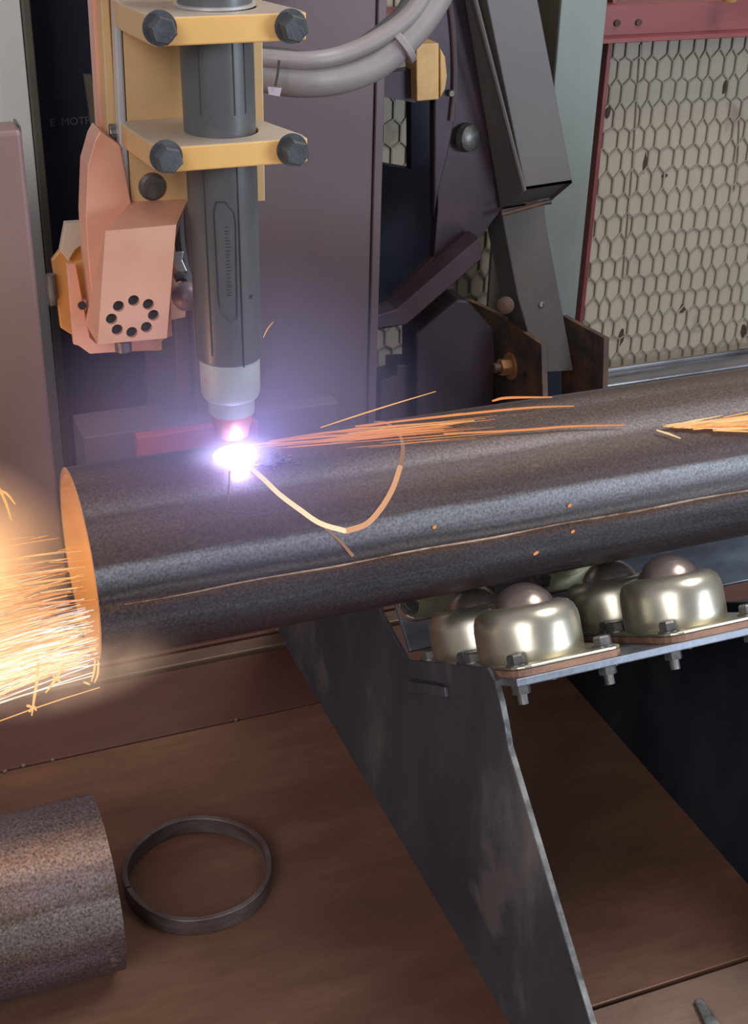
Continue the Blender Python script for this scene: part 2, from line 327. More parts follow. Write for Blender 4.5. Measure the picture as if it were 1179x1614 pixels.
# red frame of the wall
rb = thing('wall_frame', PY(1010, 58, 2.21), 'red painted steel frame around the cream netted wall panel', 'frame')
a = PY(965, 58, 2.21); t = PY(965, 8, 2.21)
obj('top_beam', bx(.6, 2.6, 2.21, 2.28, a.z, t.z), M['red'], rb, bevel=.003)
obj('beam_flange', bx(.6, 2.6, 2.18, 2.28, a.z - .006, a.z + .002), M['red'], rb, bevel=.001)
pa = PY(960, 100, 2.23)
obj('side_angle', bx(pa.x - .006, pa.x + .003, 2.23, 2.28, -.6, 1.1), M['red'], rb, bevel=.001)
bm = B(); 
for x, y in [(972, 36), (1006, 35)]: cyl(bm, PY(x, y, 2.21), PY(x, y, 2.21) + Vector((0, -.004, 0)), .006, n=12)
obj('bolt_hole', bm, M['hole'], rb)
pr = PY(950, 600, 2.21)
st = thing('bottom_rail', pr, 'bare steel rail along the foot of the cream netted wall', 'rail')
obj('rail_bar', bx(pr.x - .02, 2.6, 2.18, 2.24, pr.z - .012, pr.z + .004), M['steel'], st, bevel=.004)
obj('rail_lip', bx(pr.x - .02, 2.6, 2.235, 2.245, pr.z + .004, pr.z + .012), M['steel'], st, bevel=.002)
# pale post
pp = PY(885, 0, 2.08); pq = PY(958, 0, 2.08)
gp = thing('steel_post', (pp.x, 2.08, -.8), 'pale green steel post standing left of the netted wall', 'post')
obj('post_face', bx(pp.x, pq.x, 2.08, 2.09, -.8, 1.3), M['post'], gp, bevel=.002)
obj('post_web', bx(pp.x, pp.x + .012, 2.085, 2.18, -.8, 1.3), M['olive'], gp, bevel=.002)
obj('post_back', bx(pp.x - .045, pq.x - .03, 2.18, 2.19, -.8, 1.3), M['olive'], gp, bevel=.002)
# small red-and-yellow thing at the top right corner
oc = PY(1150, -4, 2.18)
obj('warning_lamp', lathe(B(), [(0, -.008), (.012, -.007), (.017, 0), (.014, .012), (0, .016)], oc, (0, 0, 1), 16), M['yellow2'], smooth=True)
tag(bpy.data.objects['warning_lamp'], 'small yellow cap above the red beam at the top right corner', 'cap')

# ------------------------------------------------------------------ cutting bed
tb = thing('cutting_bed', (.8, 1.0, -.02), 'rust brown steel bed plates under the long pipe', 'workbench')
g = .0022
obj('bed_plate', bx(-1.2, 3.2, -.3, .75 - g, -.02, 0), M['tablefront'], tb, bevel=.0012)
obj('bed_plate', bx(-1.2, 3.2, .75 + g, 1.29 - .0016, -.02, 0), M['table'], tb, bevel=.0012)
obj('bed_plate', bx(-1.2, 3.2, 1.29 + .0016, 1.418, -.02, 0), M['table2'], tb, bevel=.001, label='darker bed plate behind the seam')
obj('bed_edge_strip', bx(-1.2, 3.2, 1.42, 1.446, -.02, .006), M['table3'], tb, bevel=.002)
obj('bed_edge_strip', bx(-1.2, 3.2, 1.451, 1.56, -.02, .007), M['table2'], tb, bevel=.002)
obj('bed_frame', bx(-1.2, 3.2, -.3, 1.56, -.12, -.021), M['slot'], tb)
bm = B()
for (x, y) in [(8, 1217), (37, 1208), (83, 1199), (372, 1136)]:
    p = PZ(x, y, 0); bmesh.ops.create_icosphere(bm, subdivisions=1, radius=.0035, matrix=Matrix.Translation(p + Vector((0, 0, .001))))
obj('dross_bead', bm, M['table3'], tb, kind='stuff')
# small bright off-cut strip, bottom right
sp = [PZ(x, y, .001) for x, y in [(1093, 1580), (1106, 1577), (1150, 1640), (1120, 1640)]]
tag(obj('metal_strip', poly_prism(B(), sp, (0, 0, .004)), M['edge'], bevel=.001), 'small pale metal strip lying on the bed at the bottom right', 'strip')

# ------------------------------------------------------------------ long pipe
x0, x1 = .147, 2.3
pipe = thing('steel_pipe', (x0 + .3, PYC, PZC - PR), 'long dark steel pipe being cut under the torch', 'pipe')
bm = B(); n = 144
prof_a = []
sa = math.atan2(.433 - PZC, .92 - PYC)          # weld seam angle in the y z plane
def outer(t):
    d = (t - sa + math.pi) % (2 * math.pi) - math.pi
    r = PR + .0009 * math.exp(-(d / .028) ** 2)
    d2 = d + .16; r -= .0007 * math.exp(-(d2 / .03) ** 2)
    return r
rings = []
nx = 48
for i in range(nx + 1):
    x = x0 + (x1 - x0) * (i / nx) ** 1.3
    rings.append([bm.verts.new((x, PYC + outer(2 * math.pi * k / n) * math.cos(2 * math.pi * k / n), PZC + outer(2 * math.pi * k / n) * math.sin(2 * math.pi * k / n))) for k in range(n)])
inn = [[bm.verts.new((x, PYC + (PR - .006) * math.cos(2 * math.pi * k / n), PZC + (PR - .006) * math.sin(2 * math.pi * k / n))) for k in range(n)] for x in (x0 - .0002, x1)]
for A, C in list(zip(rings, rings[1:])):
    for k in range(n): bm.faces.new((A[k], A[(k + 1) % n], C[(k + 1) % n], C[k]))
inner_faces = []
for k in range(n):
    j = (k + 1) % n
    inner_faces.append(bm.faces.new((inn[0][j], inn[0][k], inn[1][k], inn[1][j])))
    inner_faces.append(bm.faces.new((rings[0][j], rings[0][k], inn[0][k], inn[0][j])))
    bm.faces.new((inn[1][j], inn[1][k], rings[-1][k], rings[-1][j]))
for f in inner_faces: f.material_index = 1
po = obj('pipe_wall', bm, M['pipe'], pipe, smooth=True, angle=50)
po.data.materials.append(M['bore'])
def surf(x, t, dr): return Vector((x, PYC + (PR + dr) * math.cos(t), PZC + (PR + dr) * math.sin(t)))
pts = [surf(x0 + .02 + i * .03, sa + .008 * math.sin(i * 1.3), .0004) for i in range(72)]
obj('weld_seam', sweep(B(), pts, [.0009 + .0007 * min(1, i / 25) + random.uniform(-.0002, .0003) for i in range(72)], 6), M['seam'], pipe, smooth=True, label='bright weld seam')
M['kerf'] = emit('kerf_glow', (.9, .46, .24), .85); M['kerfhot'] = emit('kerf_hot', (1, .68, .42), 1.3); M['kerfdim'] = emit('kerf_dim', (.8, .42, .26), .45)
def kerf(name, px, rad, m):
    pts = spline([PC(x, y, PR + .0004) for x, y in px], 6); k = len(pts)
    rr = [rad[0] + (rad[1] - rad[0]) * i / (k - 1) for i in range(k)]
    return obj(name, sweep(B(), pts, rr, 8), m, pipe, smooth=True)
kerf('glowing_kerf', [(395, 738), (415, 755), (440, 779), (472, 803), (505, 825), (545, 837)], (.0022, .0022), M['kerfhot'])
kerf('glowing_kerf', [(545, 837), (577, 826), (600, 802), (619, 770), (631, 735)], (.0026, .0022), M['kerf'])
kerf('glowing_kerf', [(631, 735), (635, 710), (632, 690), (622, 675), (605, 666), (590, 665)], (.0021, .0008), M['kerfdim'])
kerf('glowing_kerf', [(512, 833), (535, 852), (556, 876)], (.0006, .0016), M['kerfdim'])
kerf('glowing_kerf', [(362, 742), (361, 770), (360, 790)], (.0006, .0004), M['kerfdim'])
bm = B()
for _ in range(70):
    x = random.gauss(428, 16); y = 724 + random.gauss(0, 6) + (x - 428) * -.05; p = PC(x, y, PR + .001)
    bmesh.ops.create_icosphere(bm, subdivisions=1, radius=random.uniform(.0006, .002), matrix=Matrix.Translation(p) @ Matrix.Diagonal((2.2, 1, .7, 1)))
obj('spatter', bm, M['scorch'], pipe, smooth=True, kind='stuff')
# ------------------------------------------------------------------ offcut pipe and ring on the bed
oy, oz = .987, .084
p = PC  # noqa
ox1 = .175
for k in range(1): pass
def xat(px, py, yy, zz): r = ray(px, py); t = (yy - CAM.y) / r.y; return (CAM + r * t).x
ox1 = PX(188, 1440, 1).x
def ring_mesh(xa, xb, yc, zc, ro, ri, n=96, nx=14):
    bm = B(); R = [[bm.verts.new((xa + (xb - xa) * i / nx, yc + ro * math.cos(2 * math.pi * k / n), zc + ro * math.sin(2 * math.pi * k / n))) for k in range(n)] for i in range(nx + 1)]
    I = [[bm.verts.new((x, yc + ri * math.cos(2 * math.pi * k / n), zc + ri * math.sin(2 * math.pi * k / n))) for k in range(n)] for x in (xa, xb)]
    L = [R[i] for i in range(nx + 1)] + [I[1], I[0], R[0]]
    for A, C in zip(L, L[1:]):
        for k in range(n): bm.faces.new((A[k], A[(k + 1) % n], C[(k + 1) % n], C[k]))
    return bm
# right end: the near arc passes pixel (188,1400)
def near_x(px, py, R, yc, zc):
    r = ray(px, py); a = r.y ** 2 + r.z ** 2; b = 2 * (-r.y * yc + r.z * (CAM.z - zc)); c = yc ** 2 + (CAM.z - zc) ** 2 - R * R
    return (CAM + r * ((-b - max(0, b * b - 4 * a * c) ** .5) / 2 / a)).x
ox1 = near_x(186, 1400, .084, oy, oz)
oc = thing('pipe_offcut', (ox1 - .12, oy, 0), 'short scaly pipe offcut lying at the lower left of the bed', 'pipe')
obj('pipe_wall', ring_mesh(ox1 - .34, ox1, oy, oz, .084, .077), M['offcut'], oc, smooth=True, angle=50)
bm = B()
ra = [0.245, 1.043]   # ring centre
n = 96; ro, ri, hh = .0775, .0715, .020; gap = math.radians(184); gw = .014
ang = [gap + gw + (2 * math.pi - 2 * gw) * k / n for k in range(n + 1)]
Q = []
for t in ang:
    c, s_ = math.cos(t), math.sin(t); wv = .0006 * math.sin(t * 5)
    Q.append([bm.verts.new((ra[0] + (r + wv) * c, ra[1] + (r + wv) * s_, z)) for r, z in ((ro, .0), (ro, hh), (ri, hh), (ri, .0))])
for A, C in zip(Q, Q[1:]):
    for k in range(4): bm.faces.new((A[k], A[(k + 1) % 4], C[(k + 1) % 4], C[k]))
bm.faces.new(Q[0]); bm.faces.new(Q[-1][::-1])
tag(obj('steel_ring', bm, M['ring'], smooth=True, angle=40, bevel=.0008), 'thin split steel ring lying flat beside the pipe offcut', 'ring')

# ------------------------------------------------------------------ roller stand
th = math.radians(31.9); P0 = Vector((0, 1.031, .231)); SV = Vector((0, -math.cos(th), math.sin(th))); NV = Vector((0, math.sin(th), math.cos(th)))
LX = .467
stand = thing('pipe_stand', (.62, 1.0, 0), 'dark steel plate stand holding ball transfer units under the pipe', 'stand')
prof = [(.46, 0), (.484, 0), (.638, .135), (.811, .287), (.822, .306), (.833, .322), (.845, .335), (.860, .339), (1.030, .235), (1.101, .249), (1.176, .345), (1.20, .33), (1.45, .03), (1.45, 0)]
prof = prof[1:]
lg = obj('leg_plate', poly_prism(B(), [(LX, y, z) for y, z in prof], (.004, 0, 0)), M['leg'], stand, bevel=.0006)
eb = B(); 
ed = [(.811, .287), (.822, .306), (.833, .322), (.845, .335), (.858, .3385)]
for (a, b), (c, d) in zip(ed, ed[1:]):
    hexa(eb, [(LX + .0002, a, b), (LX + .0052, a, b), (LX + .0052, c, d), (LX + .0002, c, d)], [(LX + .0002, a - .001, b + .0004), (LX + .0052, a - .001, b + .0004), (LX + .0052, c - .0008, d + .0008), (LX + .0002, c - .0008, d + .0008)])
obj('corner_edge', eb, M['edge'], stand)
bm = B(); hexa(bm, [(LX + .0002, .484, .0005), (LX + .0052, .484, .0005), (LX + .0052, .811, .2875), (LX + .0002, .811, .2875)], [(LX + .0002, .4835, .0012), (LX + .0052, .4835, .0012), (LX + .0052, .8105, .2883), (LX + .0002, .8105, .2883)])
obj('cut_edge', bm, M['edge'], stand, label='pale torch-cut front edge')
sl = [PX(x, y, LX) for x, y in [(645, 1072), (706, 1082), (709, 1098), (646, 1090)]]
obj('slot_tab', poly_prism(B(), sl, (-.004, 0, 0)), M['leg'], stand, bevel=.0008)
sl = [PX(x, y, LX) for x, y in [(650, 1069), (700, 1078), (700, 1082), (650, 1075)]]
obj('slot_gap', poly_prism(B(), sl, (-.0012, 0, 0)), M['slot'], stand)
LX2 = .786
obj('leg_plate', poly_prism(B(), [(LX2, y, z) for y, z in prof], (.0085, 0, 0)), M['leg_shade'], stand, bevel=.0006, label='far leg plate with shade painted into its colour')
def SP(X, s, h, p0=P0, sv=SV, nv=NV): return p0 + Vector((X, 0, 0)) + sv * s + nv * h
def shelf_box(bm, xa, xb, s0, s1, h0, h1, **k):
    return hexa(bm, [SP(xa, s0, h0, **k), SP(xb, s0, h0, **k), SP(xb, s1, h0, **k), SP(xa, s1, h0, **k)], [SP(xa, s0, h1, **k), SP(xb, s0, h1, **k), SP(xb, s1, h1, **k), SP(xa, s1, h1, **k)])
TH = .008
obj('shelf_plate', shelf_box(B(), LX + .0042, .92, .0, .250, -.0145, -.0075), M['shelf'], stand, bevel=.001)
ph = math.radians(38); nv2 = Vector((0, -math.sin(ph), math.cos(ph))); sv2 = Vector((0, math.cos(ph), math.sin(ph)))
bc = Vector((0, PYC + .1145 * math.sin(ph), PZC - .1145 * math.cos(ph))); p02 = bc - nv2 * .038 - sv2 * .09
K2 = dict(p0=p02, sv=sv2, nv=nv2)
obj('shelf_plate', shelf_box(B(), LX + .0042, .92, .0, .17, -.0145, -.0075, **K2), M['shelf'], stand, bevel=.001)
# ball transfer units
def unit(X, s, K, label, nuts=True):
    base = SP(X, s, 0, **K); nv = K.get('nv', NV); sv = K.get('sv', SV); ux = Vector((1, 0, 0))
    t = thing('ball_transfer_unit', base, label, 'ball unit', 'ball transfer units on the pipe stand')
    hf = .0615; hl = .0468; cr = .016; pts = []
    for cxs, cys, a0 in ((1, 1, 0), (-1, 1, 90), (-1, -1, 180), (1, -1, 270)):
        for k in range(5):
            a = math.radians(a0 + 22.5 * k); pts.append(base + ux * (cxs * ((hf if cxs > 0 else hl) - cr) + cr * math.cos(a)) + sv * (cys * (hf - cr) + cr * math.sin(a)))
    obj('shim_plate', poly_prism(B(), [p_ - nv * .0075 for p_ in pts], nv * .006), M['rustflange'], t, bevel=.0006)
    obj('flange', poly_prism(B(), [p_ - nv * .0012 for p_ in pts], nv * .003), M['zinc'], t, bevel=.001)
    prof = [(.0468, .0015), (.0475, .0025), (.0478, .012), (.0478, .030), (.0470, .037), (.0445, .043), (.040, .0472), (.034, .0490), (.0295, .0495), (.0285, .0485), (.0283, .044)]
    obj('housing', lathe(B(), prof, base, nv, 56), M['zinc'], t, smooth=True, angle=60)
    c = base + nv * .038; bm = B(); bmesh.ops.create_uvsphere(bm, u_segments=40, v_segments=24, radius=.030, matrix=Matrix.Translation(c))
    obj('ball', bm, M['ball'], t, smooth=True)
    for a in (-1, 1):
        for b in (-1, 1):
            q = base + ux * (.047 if a > 0 else -.0375) + sv * b * .047 + nv * .0018
            bm = B(); hexbolt(bm, q, nv, .0082, .0085, True); obj('bolt', bm, M['bolt'], t, smooth=True, angle=30)
            if nuts and b == 1:
                bm = B(); q2 = q - nv * .0163; cyl(bm, q2, q2 - nv * .008, .0082, n=6); cyl(bm, q2 - nv * .008, q2 - nv * .017, .0045, n=14)
                obj('nut', bm, M['bolt'], t)
    return t
unit(.5185, .188, {}, 'front left ball unit, bright zinc housing nearest the camera')
unit(.6700, .188, {}, 'front right ball unit, bright zinc housing beside the right frame edge')
unit(.5185, .078, {}, 'second ball unit behind the front left housing, its ball against the pipe')
unit(.6700, .078, {}, 'second ball unit behind the front right housing, partly hidden by it')
unit(.5185, .09, K2, 'rear ball unit mostly hidden beneath the pipe at the left of the stand', False)
unit(.6700, .09, K2, 'rear ball unit mostly hidden beneath the pipe at the right of the stand', False)

# ------------------------------------------------------------------ plasma torch and its holder
TX, TY = .2835, 1.004
torch = thing('plasma_torch', (TX, TY, .53), 'grey cylindrical plasma torch pointing down at the pipe', 'torch')
tr = .0268
ax = Vector((-.012, 0, 1)).normalized(); tbase = Vector((TX, TY, .599))
def TP(a, h, r=tr):   # angle 0 faces the camera (-y), positive to the right
    return tbase + ax * h + Vector((math.sin(a), -math.cos(a), 0)) * r
obj('torch_body', lathe(B(), [(0, 0), (.0245, 0), (.0262, .001), (.0268, .003), (.0272, .16), (.0272, .36), (0, .36)], tbase, ax, 64), M['torch'], torch, smooth=True, angle=40)
obj('shield_cap', lathe(B(), [(0, .001), (.0245, .001), (.0248, -.004), (.0246, -.030), (.0228, -.0345), (.0195, -.036), (.0193, -.049), (0, -.049)], tbase, ax, 56), M['ceramic'], torch, smooth=True, angle=35)
obj('nozzle', lathe(B(), [(0, -.048), (.0180, -.048), (.0172, -.058), (.0150, -.064), (.0140, -.070), (.006, -.075), (0, -.075)], tbase, ax, 48), M['copper'], torch, smooth=True, angle=35)
loop = []
for a, h in [(-.50, .052), (-.52, .06), (-.54, .128), (-.46, .136), (-.2, .136), (.02, .128), (.06, .12), (.02, .06), (.0, .043), (-.2, .040), (-.42, .047), (-.50, .052)]: loop.append((a, h))
pts = []
for (a, h), (b, k) in zip(loop, loop[1:]):
    for i in range(5): t = i / 5; pts.append(TP(a + (b - a) * t, h + (k - h) * t, tr + .0002))
pts.append(pts[0])
obj('label_groove', sweep(B(), pts, .0007, 6), M['torchline'], torch, smooth=True)
for a, h0, h1 in [(.16, .0, .165), (-.80, 0.01, .165), (.16, .20, .275), (-.78, .20, .275), (.52, .20, .275)]:
    obj('body_groove', sweep(B(), [TP(a, h0, tr + .0003), TP(a, (h0 + h1) / 2, tr + .0004), TP(a, h1, tr + .0004)], .0006, 6), M['torchline'], torch)
obj('pin_hole', cyl(B(), TP(.5, .058, tr - .001), TP(.5, .058, tr + .0006), .0016, n=12), M['slot'], torch)
bm = B(); random.seed(3)
h = .062
while h < .118:
    w = random.uniform(.0018, .0032)
    a, c = TP(-.26, h, tr + .0003), TP(-.26 + random.uniform(.1, .16), h, tr + .0003)
    sweep(bm, [a, (a + c) / 2 + Vector((0, -.0002, 0)), c], .00035, 4); h += w
obj('worn_lettering', bm, M['torchline'], torch, kind='stuff', label='faint worn lettering running down the torch')
# dark joint blocks below the clamps
obj('strap_tail', box(B(), TP(.22, .179, tr + .001), (.013, .006, .008)), M['torchline'], torch, bevel=.001)

bm = B(); cw_ = .241; lathe(bm, [(.0272, cw_), (.0300, cw_ + .0005), (.0302, cw_ + .002), (.0272, cw_ + .0026)], tbase, ax, 48)
COLLAR = bm
holder = thing('torch_holder', (.26, 1.05, .72), 'yellow aluminium torch holder with two bolted clamps', 'holder')
YF = .962
def clamp(dz_px, px_front, px_left, top_back, label):
    # front bar
    fl, fr, frb, flb = [PY(x, y, YF) for x, y in px_front]
    zt = (fl.z + fr.z) / 2; zb = (frb.z + flb.z) / 2
    X0, X1 = (fl.x + flb.x) / 2, (fr.x + frb.x) / 2
    YB = 1.052
    out = [(X0, YF), (X1, YF), (X1 + .000, YF + .012), (X1 - .022, YB), (X0 - .008, YB), (X0 - .008, YB - .02), (X0 - .002, YF + .012)]
    o = obj('clamp_block', poly_prism(B(), [Vector((x, y, zb)) for x, y in out], (0, 0, zt - zb)), M['yellow2'], holder, label=label)
    o.data.materials.append(M['beige']); o.data.materials.append(M['yellow'])
    for f in o.data.polygons:
        if f.normal.z > .8: f.material_index = 1
        elif f.normal.x < -.5: f.material_index = 2
    cb = B(); cyl(cb, (TX, TY, zb - .01), (TX - .0008, TY, zt + .01), tr + .0003, n=48)
    o.data.update(); bpy.context.view_layer.update(); cb2 = cb
    cut(o, cb2)
    m = o.modifiers.new('bevel', 'BEVEL'); m.width = .0012; m.segments = 2; m.limit_method = 'ANGLE'
    return zt, zb, X0, X1
z1 = clamp(0, [(250, 232), (484, 219), (486, 256), (252, 273)], None, None, 'lower clamp bar')
z2 = clamp(0, [(240, 30), (482, 17), (484, 64), (243, 74)], None, None, 'upper clamp bar')
zc_ = z2[0] + .0006
obj('collar_ring', lathe(B(), [(.0272, 0), (.0296, 0), (.0298, .0018), (.0272, .0022)], Vector((TX - .0035, TY, zc_)), ax, 48), M['silver'], torch, smooth=True, angle=40); COLLAR.free()
for (x, y) in [(267, 252), (467, 241), (257, 48), (465, 45)]:
    p_ = PY(x, y, YF - .004); p_.y = YF + .0005
    q_ = PY(x, y, YF - .010); q_.y = YF + .0005
    bm = B(); hexbolt(bm, q_, (0, -1, 0), .0102, .012, True)
    obj('clamp_bolt', bm, M['blackbolt'], holder, smooth=True, angle=30)
# small black gap block and keyed tail under each upper body piece
YB = 1.053
bp = [PY(x, y, YB) for x, y in [(188, -60), (412, -60), (418, 317), (207, 327)]]
obj('back_plate', poly_prism(B(), bp, (0, .008, 0)), M['yellow'], holder, bevel=.0008)
obj('socket_bolt', lathe(B(), [(0, .0035), (.0085, .0035), (.011, .001), (.0112, 0)], PY(240, 294, YB), (0, -1, 0), 32), M['bolt'], holder, smooth=True, angle=30)
bp = [PY(x, y, YB - .002) for x, y in [(176, -60), (187, -60), (206, 329), (192, 312)]]
obj('edge_rail', poly_prism(B(), bp, (0, .012, 0)), M['silver'], holder, bevel=.0015, seg=3)
bp = [PY(x, y, YB + .012) for x, y in [(156, -60), (168, -60), (190, 290), (174, 289)]]
obj('inner_rail', poly_prism(B(), bp, (0, .03, 0)), M['yellow'], holder, bevel=.0008)
bp = [PY(x, y, YB + .02) for x, y in [(165, -60), (180, -60), (196, 250), (182, 250)]]
obj('rail_recess', poly_prism(B(), bp, (0, .008, 0)), M['orange'], holder)
bp = [PY(x, y, YB + .03) for x, y in [(142, -60), (157, -60), (166, 205), (158, 205)]]
obj('outer_rail', poly_prism(B(), bp, (0, .02, 0)), M['salmon'], holder, bevel=.0008)
obj('side_bolt', cyl(B(), PY(182, 209, YB + .016) + Vector((-.006, 0, 0)), PY(182, 209, YB + .016), .009, n=20), M['bolt'], holder, bevel=.001)
# salmon arm body below
YA = 1.0
F4 = [PY(x, y, YA) for x, y in [(166, 364), (278, 354), (263, 533), (154, 543)]]
up4 = [PY(x, y, 1.045) for x, y in [(203, 322), (294, 318)]]
bm = B()
v = {k: bm.verts.new(p_) for k, p_ in zip('abcd', F4)}
v['e'] = bm.verts.new(up4[0]); v['f'] = bm.verts.new(up4[1])
back = 1.085
def bb(p_, Y=back, dz=0): return bm.verts.new((p_.x, Y, p_.z + dz))
v['A'] = bb(F4[3], 1.05); v['B'] = bb(F4[2], 1.05)
v['C'] = bb(up4[1]); v['D'] = bb(up4[0]);
bm.faces.new([v[k] for k in 'abcd']); bm.faces.new([v[k] for k in 'aefb']); bm.faces.new([v[k] for k in 'eDCf'])
bm.faces.new([v[k] for k in ('d', 'c', 'B', 'A')]); bm.faces.new([v[k] for k in ('A', 'B', 'C', 'D')])
bm.faces.new([v[k] for k in ('a', 'd', 'A', 'D', 'e')]); bm.faces.new([v[k] for k in ('b', 'f', 'C', 'B', 'c')])
bmesh.ops.triangulate(bm, faces=bm.faces)
arm = obj('arm_body', bm, M['salmon'], holder)
cb = B()
for (x, y) in [(211, 474), (234, 480), (242, 497), (231, 516), (208, 524), (185, 520), (176, 503), (187, 483)]:
    p_ = PY(x, y, YA); cyl(cb, p_ + Vector((0, -.01, 0)), p_ + Vector((0, .012, 0)), .0045, n=20)
cut(arm, cb)
m = arm.modifiers.new('bevel', 'BEVEL'); m.width = .0008; m.segments = 2; m.limit_method = 'ANGLE'
bp = [PY(x, y, 1.046) for x, y in [(158, 206), (190, 230), (208, 326), (200, 332), (170, 380), (158, 520), (151, 530), (138, 400), (135, 343), (138, 262), (150, 220)]]
obj('arm_shoulder', poly_prism(B(), bp, (0, .03, 0)), M['salmon'], holder, bevel=.001)
for (x, y) in [(211, 474), (234, 480), (242, 497), (231, 516), (208, 524), (185, 520), (176, 503), (187, 483)]:
    p_ = PY(x, y, YA); obj('bore_bottom', cyl(B(), p_ + Vector((0, .004, 0)), p_ + Vector((0, .0125, 0)), .0046, n=18), M['slot'], holder)
# orange mounting bracket behind the arm
mb = thing('mounting_bracket', PY(150, 550, 1.07), 'orange anodised bracket box behind the salmon torch arm', 'bracket')
o = obj('front_flange', pxy([(105, 417), (119, 416), (141, 532), (150, 541), (262, 528), (263, 501), (270, 500), (272, 530), (262, 533), (238, 551), (142, 558), (124, 545), (116, 543)], 1.062, .005), M['salmon'], mb, bevel=.0006)
cb = B(); p_ = PY(129, 481, 1.062); cyl(cb, p_ + Vector((0, -.01, 0)), p_ + Vector((0, .02, 0)), .0034, n=16); 
bx_ = pxy([(122, 474), (136, 474), (136, 488), (124, 488)], 1.063, .006)
obj('flange_ear', bx_, M['salmon'], mb)
cb.free()
obj('flange_hole', cyl(B(), p_ + Vector((0, -.0015, 0)), p_ + Vector((0, .002, 0)), .0034, n=16), M['slot'], mb)
obj('inner_wall', pxy([(118, 414), (136, 408), (160, 408), (160, 541), (150, 541), (141, 532)], 1.075, .006), M['orange'], mb, bevel=.0006)
obj('outer_plate', pxy([(82, 411), (95, 394), (104, 352), (140, 350), (150, 380), (150, 530), (118, 531), (96, 517), (88, 450)], 1.10, .006), M['orange'], mb, bevel=.0006)
obj('top_gusset', pxy([(103, 352), (137, 350), (138, 380), (118, 394), (108, 412), (95, 396)], 1.09, .008), M['beige'], mb, bevel=.0006)
obj('hinge_pin', cyl(B(), PY(86, 455, 1.10) + Vector((-.003, -.004, -.012)), PY(86, 455, 1.10) + Vector((-.003, -.004, .014)), .004, n=14), M['bolt'], mb)
obj('rear_face', pxy([(120, 440), (255, 430), (255, 552), (160, 556), (130, 546)], 1.085, .004), M['orange'], mb)
obj('grey_stub', cyl(B(), PY(195, 552, 1.05), PY(193, 536, 1.05), .007, n=18), M['bolt'], mb)
# cable connector and knob between arm and torch
cn = thing('torch_connector', PY(292, 480, 1.07), 'small mauve knob and dark leads between the arm and the torch', 'connector')
bm = B(); bmesh.ops.create_uvsphere(bm, u_segments=28, v_segments=18, radius=.0122, matrix=Matrix.Translation(PY(293, 467, 1.05)))
obj('knob', bm, M['knob'], cn, smooth=True)
obj('white_plate', pxy([(272, 372), (284, 372), (286, 446), (296, 450), (292, 500), (268, 505)], 1.075, .004), M['salmon'], cn, bevel=.0006)
obj('dark_lead', sweep(B(), spline([PY(x, y, 1.06) for x, y in [(276, 438), (288, 436), (298, 448), (304, 462)]], 5), .004, 8), M['cabledark'], cn, smooth=True)
obj('dark_lead', sweep(B(), spline([PY(x, y, 1.065) for x, y in [(280, 330), (283, 380), (290, 420), (296, 440)]], 5), .0045, 8), M['cabledark'], cn, smooth=True)
obj('clip', pxy([(272, 398), (290, 396), (288, 410), (296, 428), (282, 430), (274, 420)], 1.06, .01), M['silver'], cn, bevel=.001)

# ------------------------------------------------------------------ machine column, left housing
c0 = PY(300, 400, 1.61); c1 = PY(584, 400, 1.61); c2 = PY(598, 400, 1.61)
col_ = thing('machine_column', (.55, 1.7, -.8), 'wide mauve sheet metal machine column behind the torch', 'column')
obj('column_face', bx(c0.x, c1.x, 1.61, 1.85, -.8, 1.575), M['mauve'], col_, bevel=.002)
obj('edge_flange', bx(c1.x + .001, c2.x, 1.607, 1.62, -.8, 1.575), M['mauve'], col_, bevel=.0015)
obj('column_skirt', bx(c0.x - .02, c0.x, 1.63, 1.78, -.8, .55), M['mauve'], col_, bevel=.002)
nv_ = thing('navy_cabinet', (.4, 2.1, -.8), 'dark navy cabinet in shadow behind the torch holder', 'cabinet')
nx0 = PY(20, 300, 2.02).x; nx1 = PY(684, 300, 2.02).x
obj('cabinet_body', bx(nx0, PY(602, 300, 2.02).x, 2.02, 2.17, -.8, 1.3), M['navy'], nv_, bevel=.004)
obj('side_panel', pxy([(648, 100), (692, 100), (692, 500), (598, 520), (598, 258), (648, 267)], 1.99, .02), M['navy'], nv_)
obj('vertical_bar', pxy([(132, 118), (144, 118), (158, 225), (150, 240)], 2.0, .01), M['olive'], nv_)
fc = bpy.data.curves.new('faint_lettering', 'FONT'); fc.body = 'E  MOTPA'; fc.size = .0155; fc.extrude = .0002
fo = bpy.data.objects.new('faint_lettering', fc); COL.objects.link(fo)
bpy.context.view_layer.update(); dg = bpy.context.evaluated_depsgraph_get(); tm = bpy.data.meshes.new_from_object(fo.evaluated_get(dg)); bpy.data.objects.remove(fo)
M['print'] = mat('faded_print', [(.11, .09, .11), (.16, .13, .15)], 0, .6, bump=0)
fo = bpy.data.objects.new('faint_lettering', tm); COL.objects.link(fo); tm.materials.clear(); tm.materials.append(M['print'])
fo.parent = nv_; tp = PY(79, 199, 2.0185); fo.location = tp - nv_.location; fo.rotation_euler = (math.pi / 2, 0, 0)
# base beam and red block behind the pipe on the left
bb_ = thing('base_beam', PY(200, 720, 1.6), 'low mauve base beam behind the left end of the pipe', 'beam')
t0 = PY(130, 690, 1.585)
obj('beam_box', bx(PY(132, 700, 1.585).x, .60, 1.585, 1.66, .1, t0.z), M['mauve'], bb_, bevel=.002)
obj('beam_rib', pxy([(226, 470), (246, 470), (250, 680), (236, 680)], 1.8, .01), M['mauve'], bb_)
rz = PY(216, 690, 1.568)
tag(obj('red_block', bx(PY(216, 700, 1.568).x, .48, 1.568, 1.5845, .10, rz.z), M['redbar'], bevel=.002), 'red painted bar behind the pipe just left of the arc', 'bar')
